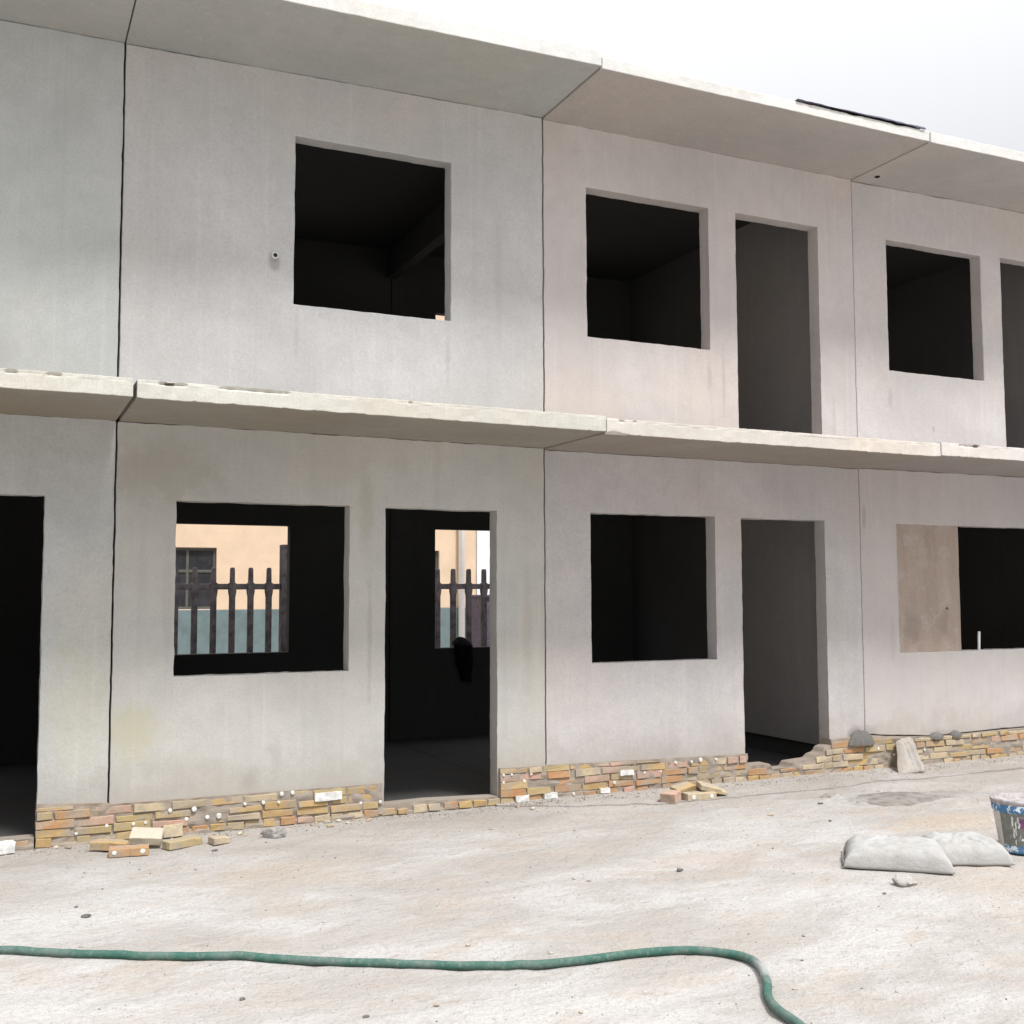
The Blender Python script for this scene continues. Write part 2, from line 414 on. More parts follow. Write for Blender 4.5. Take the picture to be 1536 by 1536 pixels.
a = link('pavement', V, F, M_ground, smooth=False); tag(a, 'thin rough screed strip along the foot of the brick plinth', 'pavement', kind='structure')

# ------------------------------------------------------------------ the building
B = empty('concrete_building', (3.3, 0, 0))
tag(B, 'two-storey unfinished building of grey precast concrete with empty window and door openings', 'building')
bpy.context.view_layer.update()
class Off: pass
def P(o):           # keep children in world coordinates
    o.parent = B; o.matrix_parent_inverse = Matrix.Translation((-3.3, 0, 0)); return o
MODX = {-1: (-3.3, -.007), 0: (.006, 3.304), 1: (3.316, 6.623), 2: (6.632, 9.935), 3: (9.947, 13.25)}
def interp(x, pts):
    if x <= pts[0][0]: return pts[0][1]
    for (a, ya), (b, yb) in zip(pts, pts[1:]):
        if x <= b: return ya+(yb-ya)*(x-a)/(b-a)
    return pts[-1][1]
ZB = {-1: [(-3.3, .30), (-.44, .288), (-.01, .262)], 0: [(0, .252), (1.95, .248), (2.87, .292), (3.3, .286)],
      1: [(3.3, .288), (5.25, .254), (6.2, .322), (6.62, .335)], 2: [(6.62, .338), (6.9, .31), (7.5, .272), (8.4, .290), (10, .3)], 3: [(9.9, .3), (13.2, .3)]}
ZS = {-1: [(-3.3, 2.855), (0, 2.853)], 0: [(0, 2.850), (3.3, 2.834)], 1: [(3.3, 2.822), (6.6, 2.812)], 2: [(6.6, 2.822), (9.9, 2.825)], 3: [(9.9, 2.82), (13.2, 2.82)]}
ZR = {-1: [(-3.3, 5.53), (0, 5.56)], 0: [(0, 5.556), (3.3, 5.617)], 1: [(3.3, 5.603), (6.6, 5.610)], 2: [(6.6, 5.600), (9.9, 5.635)], 3: [(9.9, 5.62), (13.2, 5.62)]}
LOW = {-1: [(-2.9, -1.64, 1.07, 2.31), (-1.35, -.445, 0, 2.318)],
       0: [(.409, 1.668, 1.076, 2.313), (1.952, 2.880, 0, 2.307)],
       1: [(3.735, 4.983, 1.071, 2.316), (5.262, 6.207, 0, 2.312)],
       2: [(7.086, 9.12, 1.073, 2.300)],
       3: [(10.3, 11.6, 1.07, 2.31), (11.9, 12.8, 0, 2.31)]}
UP = {-1: [(-2.5, -1.24, 3.80, 5.07)],
      0: [(1.226, 2.486, 3.806, 5.094)],
      1: [(3.716, 4.964, 3.800, 5.084), (5.257, 6.204, 2.9, 5.086)],
      2: [(7.05, 8.312, 3.787, 5.080), (8.596, 9.54, 2.9, 5.10)],
      3: [(10.35, 11.6, 3.80, 5.08), (11.9, 12.85, 2.9, 5.09)]}
TH = .14
WT = .118   # slab thickness
for mdl, (a, b) in MODX.items():
    def fixl(x, y, z, mdl=mdl, a=a, b=b):
        if z < .9:
            t = (.9-z)/(.9-.28); z0 = interp(x, ZB[mdl]); z += t*(z0-.28)
            # worn rounded corner at the feet of the door jambs
            for h in LOW[mdl]:
                if h[2] == 0:
                    for e, s in ((h[0], -1), (h[1], 1)):
                        d = abs(x-e)
                        if d < .07 and z < z0+.03 and (x-e)*s > -.02:
                            z += .035*(1-d/.07)**2
        elif z > 2.5:
            z += (z-2.5)/.33*(interp(x, ZS[mdl])-.002-2.83)
        return x, y, z
    P(panel('wall_panel', a, b, .28, 2.83, 0, TH, LOW[mdl], M_wall[('l', mdl)], None, fixl))
    def fixu(x, y, z, mdl=mdl):
        if z > 5.2: z += (z-5.2)/.4*(interp(x, ZR[mdl])-.002-5.6)
        return x, y+.001, z
    P(panel('wall_panel', a, b, 2.955, 5.6, 0, TH, UP[mdl], M_wall[('u', mdl)], None, fixu))
    # balcony slab running into the building as the first floor
    s0 = a-.002 if mdl != 0 else a+.012; s1 = b+.002
    yf = {-1: -1.022, 0: -1.018, 1: -1.012, 2: -1.018, 3: -1.018}[mdl]
    ys = [yf, yf+.03, yf+.1]+lin(yf+.3, 4.02, .4)
    zsl = [0, .04, .088, .098, WT]
    gro = [(random.uniform(s0, s1), random.uniform(.01, .03)) for _ in range(2)]
    def dsl(x, y, z, mdl=mdl, yf=yf):
        zb_ = interp(x, ZS[mdl]); top = z > WT-.001; fr = y < yf+.001
        if fr:
            y += .004*nz(x, 0, z*3, 2.3)+.003*nz(x, 1, z*5, 11)
            if .09 < z < .11:      # flaked groove just under the arris
                for c0, c1 in ((.14, .30), (.51, .95), (6.84, 7.09), (-.72, -.66), (-.5, -.42)):
                    if c0 < x < c1: y += .028*(.7+.5*nz(x, 0, 0, 20))
                for c0, hw in gro:
                    if abs(x-c0) < hw: y += .018
            if top: z -= .013*max(0, nz(x, 2, 0, 7)-.1)+.006*abs(nz(x, 6, 0, 33)); y += .007*max(0, nz(x, 9, 0, 14))
            if z < .001:
                z += .005*nz(x, 5, 0, 9)+.011*max(0, nz(x, 6, 0, 21)-.1)
                if 3.31 < x < 3.55: z += .022*max(0, 1-abs(x-3.38)/.15)*(1+.5*nz(x, 0, 0, 30))
        z += .002*nz(x, y, 0, 1.6)
        return x, y, zb_+z
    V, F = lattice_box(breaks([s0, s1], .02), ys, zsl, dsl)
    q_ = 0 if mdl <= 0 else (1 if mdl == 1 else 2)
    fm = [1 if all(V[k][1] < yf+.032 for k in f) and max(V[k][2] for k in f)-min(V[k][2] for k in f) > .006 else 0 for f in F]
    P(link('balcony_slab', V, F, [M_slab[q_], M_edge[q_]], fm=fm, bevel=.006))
    # roof slab
    yr = {-1: -1.006, 0: -1.0, 1: -.994, 2: -1.003, 3: -1.0}[mdl]
    ys = [yr, yr+.03, yr+.1]+lin(yr+.3, 4.02, .4)
    thk = {-1: .11, 0: .117, 1: .093, 2: .098, 3: .1}[mdl]
    def drf(x, y, z, mdl=mdl, yr=yr, thk=thk):
        zb_ = interp(x, ZR[mdl]); top = z > thk-.001
        if y < yr+.001:
            y += .004*nz(x, 0, z*3, 2.1)+.003*nz(x, 1, z*5, 10)
            if top: z -= .014*max(0, nz(x, 2, 0, 6))+.005*abs(nz(x, 6, 0, 30)); y += .006*max(0, nz(x, 9, 0, 12))
            if z < .001: z += .003*nz(x, 5, 0, 9)
        return x, y, zb_+z+.002*nz(x, y, 0, 1.6)
    V, F = lattice_box(breaks([a-.002, b+.002], .035), ys, [0, thk*.5, thk], drf)
    fm = [1 if all(V[k][1] < yr+.032 for k in f) and max(V[k][2] for k in f)-min(V[k][2] for k in f) > .02 else 0 for f in F]
    P(link('roof_slab', V, F, [M_roof[q_], M_redge], fm=fm, bevel=.006))
    # back walls with their window openings
    bx = a
    P(panel('back_wall', a, b, -.02, interp(b, ZS[mdl])-.004, 3.9, 4.02, [(bx+.545, bx+2.16, 1.018, 2.385)], M_inshade, None, None, 0, .6))
    P(panel('back_wall', a, b, 2.96, 5.6, 3.9, 4.02, [(bx+.545, bx+2.16, 3.80, 4.925)], M_inshade, None, fixu, 0, .6))
    V, F = lattice_box(lin(a+.002, b-.002, .5), [TH+.006, 3.897], [-.012, -.004], lambda x, y, z: (x, y, z+interp(x, ZR[mdl])))  # thin sheets added under the slabs, painted dark to shade the ceilings
    P(link('ceiling_shade_sheet', V, F, M_inshade)); V, F = lattice_box(lin(a+.002, b-.002, .5), [TH+.006, 3.897], [-.012, -.004], lambda x, y, z: (x, y, z+interp(x, ZS[mdl])))
    P(link('ceiling_shade_sheet', V, F, M_inshade))
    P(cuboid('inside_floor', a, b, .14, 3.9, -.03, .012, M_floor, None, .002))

# cross walls, ribs and beams
for x0 in (-.13, 6.50, 9.83):
    zt_ = interp(x0, ZR[0 if x0 < 0 else 1])-.002+(.06 if x0 > 9 else 0)
    ysp = 1.2 if x0 > 9 else 1.95
    for ya, yb, mt_ in ((TH+.004, ysp, M_inlit), (ysp+.003, 3.896, M_inrear_shade)):  # wall split so its rear takes the painted shade
        P(cuboid('cross_wall', x0, x0+.1, ya, yb, .18, 2.822, M_inrear_shade if x0 > 9 else mt_)); P(cuboid('cross_wall', x0, x0+.1, ya, yb, 2.96, zt_, mt_))
    P(cuboid('cross_wall', x0+.05, x0+.14, TH+.004, 3.896, -.01, .178, M_inshade))  # foundation strip, its shade put into the colour
for x0 in (3.25,):
    for z0, z1 in ((2.62, 2.812), (5.26, 5.58)):
        P(cuboid('beam', x0, x0+.12, .26, 3.896, z0, z1, M_inshade))
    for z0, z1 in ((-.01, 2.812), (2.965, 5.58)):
        P(cuboid('rib', x0, x0+.12, TH+.003, .255, z0, z1, M_inshade))
P(cuboid('end_wall', -3.42, -3.305, -.0, 4.02, -.02, 5.53, M_inshade)); P(cuboid('end_wall', 13.255, 13.37, 0, 4.02, -.02, 5.53, M_inshade))
for x0 in (6.56, 9.89):
    pass

# infill beside the ground floor opening at the right
V, F = lattice_box(lin(7.083, 7.886, .05), [.005, .085], lin(1.07, 2.302, .05), lambda x, y, z: (x+.003*nz(x, z, 0, 9), y+.0025*nz(x, z, 2, 4), z))
o = P(link('infill_panel', V, F, M_board, bevel=.004)); o['label'] = 'brown stained panel filling the left half of a widened window opening'
V, F = tube([(7.70, .0, 1.495), (7.70, -.018, 1.48)], .008, 8); P(link('nail', V, F, M_mortar_dark))

# sleeve in the upper wall and a soffit hole; black discs paint their shade
V, F = lathe([(.016, .0), (.016, .030), (.026, .030), (.028, .022), (.028, 0)], 24)
o = link('pipe_sleeve', V, F, M_sleeve, rot=(math.radians(90), 0, 0), loc=(1.078, .004, 4.152)); o.parent = B; o.matrix_parent_inverse = Matrix.Translation((-3.3, 0, 0))
V, F = lathe([(.0, .001), (.015, .001), (.017, .012), (.0, .012)], 20)
o = link('sleeve_hole_dark', V, F, M_blackhole, rot=(math.radians(90), 0, 0), loc=(1.078, -.012, 4.152)); o.parent = B; o.matrix_parent_inverse = Matrix.Translation((-3.3, 0, 0))
V, F = lathe([(.0, -.004), (.022, -.004), (.026, .006), (.0, .006)], 20)
P(link('soffit_hole_dark', V, F, M_blackhole, loc=(6.782, -.186, 5.597)))

# ---- brick plinth
def brick_box(V, F, fm, x0, x1, y0, y1, z0, z1, mi, j=.005):
    b = len(V); r = random.uniform
    if r(0, 1) < .22: x1 -= r(.008, .03)
    if r(0, 1) < .15: z1 -= r(.006, .014)
    for (x, y, z) in ((x0, y0, z0), (x1, y0, z0), (x1, y1, z0), (x0, y1, z0), (x0, y0, z1), (x1, y0, z1), (x1, y1, z1), (x0, y1, z1)):
        V.append((x+r(-j, j), y+r(-j, j), z+r(-j, j)))
    for f in ((0, 3, 2, 1), (4, 5, 6, 7), (0, 1, 5, 4), (1, 2, 6, 5), (2, 3, 7, 6), (3, 0, 4, 7)):
        F.append(tuple(b+k for k in f)); fm.append(mi)

def plinth(x0, x1, top, wts=(5, 4, 3, 2, 3), smear=0.0, maxc=9):
    V = []; F = []; fm = []
    H = .0580
    k = 0
    while k < maxc:
        z0 = .002+k*H; 
        hdr = (k == 0)
        x = x0+(random.uniform(-.12, 0) if k % 2 else 0)
        while x < x1-.02:
            L = .115 if hdr or random.random() < .12 else .24
            xa, xb = max(x, x0)+.004, min(x+L, x1)-.004
            x += L+.009
            if xb-xa < .03: continue
            t = min(top(xa), top(xb))-.010
            z1 = min(z0+.050+random.uniform(-.003, .002), t)
            if z1-z0 < .022: continue
            dy = random.uniform(-.010, .009)
            if random.random() < .08: dy += .012
            brick_box(V, F, fm, xa, xb, -.034+dy, .12, z0+random.uniform(-.002, .002), z1, random.choices(range(5), wts)[0])
        k += 1
        if .002+k*H > max(top(x0), top(x1), top((x0+x1)/2))-.03: break
    o = P(link('brick_plinth', V, F, M_brick, fm=fm, bevel=.0035))
    # mortar bed behind and smeared between the bricks
    xs = lin(x0+.003, x1-.003, .015); V = []; F = []
    rows = 18
    for x in xs:
        t = top(x)-.006
        for r in range(rows):
            z = -.03+(t+.03)*r/(rows-1)
            y = -.0265-.015*nz(x, z*1.6, 3, 3.2)-.013*nz(x, z*1.5, 5, 13)-smear
            if z < .02: y -= .010
            V.append((x, min(y, -.008), z))
        V.append((x, .11, t)); V.append((x, .11, -.03))
    m = rows+2
    for i in range(len(xs)-1):
        for r in range(m-1):
            F.append((i*m+r, (i+1)*m+r, (i+1)*m+r+1, i*m+r+1))
        F.append((i*m+m-1, (i+1)*m+m-1, (i+1)*m, i*m))
    F.append(tuple(range(m))); F.append(tuple((len(xs)-1)*m+k for k in range(m))[::-1])
    P(link('mortar_bed', V, F, M_mortar))
top_of = lambda x: interp(x, ZB[-1] if x < 0 else ZB[0] if x < 3.31 else ZB[1] if x < 6.62 else ZB[2])-.003
plinth(-.45, 1.93, top_of, wts=(6, 3, 2, 2, 4))
plinth(2.89, 5.27, top_of, wts=(3, 6, 2, 4, 2))
plinth(6.20, 8.9, top_of, wts=(4, 4, 5, 2, 2))
plinth(8.92, 13.2, top_of, wts=(4, 4, 4, 2, 2))
plinth(-3.3, -1.36, top_of, wts=(4, 4, 4, 2, 2))
# thresholds left across the door openings
plinth(1.92, 2.90, lambda x: interp(x, [(1.93, .083), (2.3, .088), (2.88, .07)]), wts=(5, 4, 4, 1, 3), maxc=1, smear=-.014)
plinth(-1.35, -.455, lambda x: .07, wts=(3, 3, 4, 1, 2), maxc=1)
def thr(x): return interp(x, [(5.27, .15), (5.50, .15), (5.535, .10), (5.71, .10), (5.74, .145), (5.98, .158), (6.02, .19), (6.09, .205), (6.12, .25), (6.2, .27)])
plinth(5.265, 6.205, thr, wts=(4, 4, 5, 2, 2), smear=.0, maxc=4)

CAPS = [(-0.01, 0.103), (0.16, 0.1), (0.24, 0.102), (0.4, 0.169), (0.56, 0.165), (0.51, 0.101), (-0.2, 0.072), (0.65, 0.103), (0.73, 0.104), (0.91, 0.172), (1.04, 0.171), (1.15, 0.164), (1.17, 0.222), (1.25, 0.224), (1.76, 0.107), (1.91, 0.105), (2.92, 0.228), (2.99, 0.228), (3.16, 0.222), (2.92, 0.171), (3.1, 0.169), (3.92, 0.097), (3.54, 0.035), (4.21, 0.157), (4.37, 0.157), (4.52, 0.219), (4.68, 0.214), (4.77, 0.225), (4.93, 0.22), (6.75, 0.198), (6.94, 0.131), (7.32, 0.151)]
def cap_mesh(r, d=.03):
    k = 18
    V, F = lathe([(0, -.002), (r*.25, -.003), (r*.8, -.002), (r, .003), (r, d)], k)
    V = [(x*(1+.10*nz(x*60, y*60, r*900)), y*(1+.10*nz(x*60, y*60, r*700)), z) for x, y, z in V]
    return [(x, z, y) for x, y, z in V], F
for x, z in CAPS:
    r = random.uniform(.010, .015)+(.004 if x in (.56, .73, 4.77) else 0)
    V, F = cap_mesh(r)
    P(link('white_cap', V, F, M_white, loc=None, smooth=False)); o = bpy.data.objects[-1] if False else None
    ob = [q for q in B.children if q.name.startswith('white_cap')][-1]
    for v_ in ob.data.vertices: v_.co.x += x; v_.co.y += -.0405; v_.co.z += z
for x0, z1, x1, z0 in [(1.411, 0.207, 1.611, 0.15), (3.021, 0.061, 3.137, 0.012), (3.273, 0.061, 3.389, 0.018), (3.784, 0.059, 3.871, 0.022), (3.97, 0.190, 4.10, 0.150), (1.43, .186, 1.5, .14)][:5]:
    V, F = lattice_box(lin(x0, x1, .02), [-.05, .02], lin(z0, z1, .015), lambda x, y, z: (x+.004*nz(x, z, y, 30), y+.006*nz(x, z, y, 20), z+.006*nz(x+3, z, y, 25)))
    P(link('white_patch', V, F, M_white))

# ------------------------------------------------------------------ mortar heaps
def heap(name, cx, cy, cz, rx, ry, h, mat, label, cat, seed=0, wall=False):
    V = []; F = []; R, S = 12, 44
    for r in range(R+1):
        t = r/R
        for s in range(S):
            th = 2*math.pi*s/S
            e = 1+.30*nz(math.cos(th)*1.2, math.sin(th)*1.2, seed, 1)+.22*nz(math.cos(th)*3, math.sin(th)*3, seed)
            x, y = rx*t*e*math.cos(th), ry*t*e*math.sin(th)
            z = h*(1-t**2.3)*(1+.22*nz((cx+x)*11, y*11, seed))*(1+.12*nz((cx+x)*34, y*34, seed))
            V.append((cx+x, cy+y, cz+z-(.012 if r == R else 0)))
    for r in range(R):
        for s in range(S):
            s2 = (s+1) % S
            F.append((r*S+s, (r+1)*S+s, (r+1)*S+s2, r*S+s2))
    o = link(name, V, F, mat); tag(o, label, cat); return o
heap('mortar_heap', 6.555, -.012, .262, .155, .075, .115, M_mortar_dark, 'dark grey mortar heap pressed on the joint foot beside the right doorway', 'mortar heap', 1)
heap('dirt_mound', 5.86, -1.16, -.004, .50, .24, .035, plain('mound_dirt', (.28, .255, .235), .95, .15, .18, 14, .6), 'low dark grey-brown mound of spilt dirt beyond the cement bags', 'dirt mound', 6)
heap('dirt_mound', 5.42, -.93, -.002, .14, .09, .04, plain('mound_dirt_lump', (.33, .305, .27), .95, .15, .18, 20, .6), 'small greyish lump of dirt at the left end of the dark mound', 'dirt mound', 8)
heap('mortar_heap', 7.49, -.02, .262, .095, .05, .045, M_mortar_dark, 'small dark mortar lump on the plinth right of the leaning sack', 'mortar heap', 2)
heap('mortar_heap', 7.74, -.02, .266, .07, .045, .045, M_mortar_dark, 'smallest mortar lump on the plinth, farthest to the right', 'mortar heap', 3)

# ------------------------------------------------------------------ loose bricks and stones
def loose_brick(loc, rot, mi, label, size=(.24, .115, .053), chip=0, name='loose_brick', group='loose bricks by the plinth'):
    sx, sy, sz = size
    def d(x, y, z):
        q = (x*7+loc[0]*10, y*7, z*7+loc[1])
        j = .004
        x2 = x+j*nz(*q, 3); y2 = y+j*nz(q[0]+4, q[1], q[2], 3); z2 = z+j*.6*nz(q[0]+8, q[1], q[2], 3)
        if chip and x > sx*.25:
            y2 *= 1-chip*.5*(x/sx); z2 = z2 if z2 < sz*.5 else z2-chip*.02
        return x2, y2, z2
    V, F = lattice_box(lin(-sx/2, sx/2, .024), lin(-sy/2, sy/2, .024), lin(0, sz, .018), d)
    o = link(name, V, F, M_brick[mi] if isinstance(mi, int) else mi, bevel=.004, loc=loc, rot=[math.radians(r) for r in rot])
    tag(o, label, 'brick', group); return o
def face_cap(o, x, z, r=.017, y=None):
    V, F = cap_mesh(r, .012)
    V = [(a+x, b+(y or -.0575)-.002, c+z) for a, b, c in V]
    link('white_cap', V, F, M_white, o)
b = loose_brick((.00, -.28, 0), (0, 0, -32), 0, 'tan brick lying leftmost in the small pile by the left doorway', chip=.2)
b = loose_brick((.215, -.30, .045), (20, 4, -14), 5, 'cream brick lying tilted on top of the left pile', size=(.20, .13, .05))
b = loose_brick((.085, -.50, 0), (0, 0, -9), 1, 'orange brick with two white caps at the front of the left pile', size=(.24, .10, .052))
face_cap(b, -.085, .028, .014, -.05); face_cap(b, .085, .028, .017, -.05)
b = loose_brick((.43, -.40, 0), (0, 0, 24), 4, 'grey-brown brick lying right of the cream brick', size=(.25, .10, .05), chip=.4)
b = loose_brick((.41, -.10, 0.0), (-16, 0, 5), 2, 'pale brick slanting against the plinth behind the left pile', size=(.13, .06, .085))
b = loose_brick((.665, -.41, 0), (0, 0, 18), 2, 'short pale brick bat alone on the dirt right of the left pile', size=(.12, .09, .045), chip=.5)
b = loose_brick((4.19, -.47, 0), (0, -8, 35), 3, 'pinkish brick bat lying leftmost of the heap under the middle wall', size=(.16, .13, .08), chip=.7)
b = loose_brick((4.43, -.50, 0), (0, 0, -5), 2, 'pale brick with two white caps at the front of the middle heap', size=(.26, .11, .055))
face_cap(b, -.075, .027, .019, -.055); face_cap(b, .085, .027, .020, -.055)
b = loose_brick((4.36, -.37, .045), (12, -6, 12), 0, 'yellowish brick lying behind the two-capped brick of the middle heap', size=(.2, .1, .05))
b = loose_brick((4.58, -.46, .05), (8, 14, -14), 2, 'broken pale brick slab on top of the middle heap', size=(.24, .13, .04), chip=.8)
b = loose_brick((4.50, -.35, .03), (-10, 0, 4), 3, 'reddish brick half hidden at the back of the middle heap', size=(.2, .1, .055))

def stone(loc, r, mat, label, seed, squash=.6, name='stone', group='stones and clods lying on the dirt', rot=0):
    import bmesh
    bm = bmesh.new(); bmesh.ops.create_icosphere(bm, subdivisions=3 if r > .02 else 2, radius=1)
    for v in bm.verts:
        p = v.co.copy(); k = 1+.28*noise.noise(p*1.3+Vector((seed*7.3, 0, 0)))+.10*noise.noise(p*3.7+Vector((0, seed*3, 0)))
        p *= k
        # facet it
        for q in range(5):
            rs = random.Random(seed*31+q); nrm = Vector((rs.uniform(-1, 1), rs.uniform(-1, 1), rs.uniform(-.6, 1))).normalized()
            d = p.dot(nrm)-.72
            if d > 0: p -= nrm*d
        v.co = Vector((p.x*r*1.25, p.y*r, p.z*r*squash))
    me = bpy.data.meshes.new(name); bm.to_mesh(me); bm.free(); me.materials.append(mat)
    o = bpy.data.objects.new(name, me); COL.objects.link(o)
    o.location = (loc[0], loc[1], gz(loc[0], loc[1])+r*squash*.55+(loc[2] if len(loc) > 2 else 0)); o.rotation_euler = (0, 0, rot)
    tag(o, label, 'stone', group); return o
M_stone = plain('grey_stone', (.36, .345, .32), .9, .2, .2, 30)
M_stoned = plain('dark_stone', (.16, .145, .135), .9, .2, .2, 30)
M_stonep = plain('pale_stone', (.40, .385, .35), .9, .2, .1, 30)
M_clod = plain('tan_clod', (.46, .39, .31), .95, .2, .15, 30)
stone((1.04, -.37), .062, M_stone, 'grey stone with a pale top lying at the plinth left of the open doorway', 1, .75)
stone((3.99, -3.16), .055, M_stonep, 'pale flat stone lying just in front of the big cement bag', 2, .6, rot=-.5)
stone((3.01, -2.36), .022, M_stoned, 'dark chip of stone alone on the dirt left of the cement bags', 3, .5, rot=.6)
stone((-.26, -1.79), .026, M_stoned, 'dark flat chip on the dirt behind the left end of the hose', 4, .35, rot=.3)
stone((5.15, -1.1), .02, M_stoned, 'small dark stone left of the low dirt mound', 5, .5)
stone((4.55, -1.25), .02, M_clod, 'small brown clod on the dirt below the middle brick heap', 6, .5)
stone((.60, -.62), .02, M_stoned, 'thin dark splinter of stone in front of the short brick bat', 7, .3, rot=.5)
V, F = lattice_box(lin(-.05, .05, .02), lin(-.04, .04, .02), lin(0, .07, .02), lambda x, y, z: (x+.006*nz(x, y, z, 20), y+.005*nz(x+5, y, z, 20), z+.008*nz(x, y+5, z, 18)))
o = link('plaster_block', V, F, M_white, bevel=.005, loc=(-.625, -.10, .0), rot=(0, 0, .2)); tag(o, 'small white plaster block on the dirt at the left doorway', 'block')
# generic small stones
for i in range(70):
    x = random.uniform(-1.2, 6.5); y = random.uniform(-5.2, -.3)
    r = random.choice([.006, .007, .008, .010, .012])
    mt = random.choice([M_stone, M_stoned, M_clod, M_stonep, M_clod])
    stone((x, y), r, mt, 'pebble scattered loose over the pale dirt', 50+i, .6, name='pebble', group='pebbles scattered over the dirt', rot=random.uniform(0, 6))
for i in range(46):
    x = random.choice([random.uniform(-.4, 1.9), random.uniform(2.9, 5.2), random.uniform(5.2, 8.3), random.uniform(-.4, 1.9)]); y = -.06-abs(random.gauss(0, .12))
    stone((x, y), random.uniform(.010, .024), random.choice(M_brick+[M_mortar]), 'crumb of broken brick or mortar at the foot of the plinth', 200+i, .6, name='brick_crumb', group='crumbs of brick at the foot of the plinth', rot=random.uniform(0, 6))
# fine grit as one mass
V = []; F = []
for i in range(5200):
    y = -.05-5.4*random.random()**1.3; x = random.uniform(-1.5, 8.5)
    if random.random() < .42: y = -.05-abs(random.gauss(0, .13))
    r = random.uniform(.002, .006)*(1.5 if y > -.25 else 1); b0 = len(V); z = gz(x, y)+(.016 if (x > 2.9 and y > apr_edge(x)) else 0)
    for p in ((1, 0, 0), (0, 1, 0), (-1, 0, 0), (0, -1, 0), (0, 0, .9), (0, 0, -.5)):
        V.append((x+p[0]*r*random.uniform(.6, 1.5), y+p[1]*r*random.uniform(.6, 1.5), z+p[2]*r))
    for f in ((0, 1, 4), (1, 2, 4), (2, 3, 4), (3, 0, 4), (1, 0, 5), (2, 1, 5), (3, 2, 5), (0, 3, 5)):
        F.append(tuple(b0+k for k in f))
fm = []
for i in range(5200): fm += [random.choice([0, 0, 1, 2, 3])]*8
o = link('gravel', V, F, [M_stone, M_stoned, M_clod, M_stonep], fm=fm); tag(o, 'fine grit and crumbs over the dirt', 'gravel', kind='stuff')

# ------------------------------------------------------------------ hose
HP = [(-1.15, -2.02), (-.668, -2.264), (-.501, -2.375), (-.31, -2.518), (-.121, -2.64), (.101, -2.725), (.321, -2.83), (.529, -2.98), (.763, -3.132), (.996, -3.273), (1.23, -3.404), (1.447, -3.498), (1.691, -3.545), (1.955, -3.569), (2.201, -3.634), (2.323, -3.724), (2.387, -3.837), (2.366, -3.965), (2.289, -4.106), (2.178, -4.253), (2.119, -4.387), (2.10, -4.492), (2.087, -4.567), (2.054, -4.718), (2.0, -5.0), (1.9, -5.5)]
pts = catmull([(x, y, 0) for x, y in HP], 8)
pts = [Vector((p.x+.003*nz(p.x, p.y, 0, 7), p.y+.004*nz(p.x, p.y, 3, 6), .0165+max(gz(p.x, p.y), -.004))) for p in pts]
V, F = tube(pts, .0188, 14)
V = [Vector((v.x+.0012*nz(v.x, v.y, v.z*3, 40), v.y+.0015*nz(v.x+3, v.y, v.z*3, 30), v.z*(1+.05*nz(v.x, v.y, 0, 5)))) for v in V]
h = link('garden_hose', V, F, M_hose, smooth=True); tag(h, 'dusty green hose snaking across the pale dirt in the foreground', 'hose')

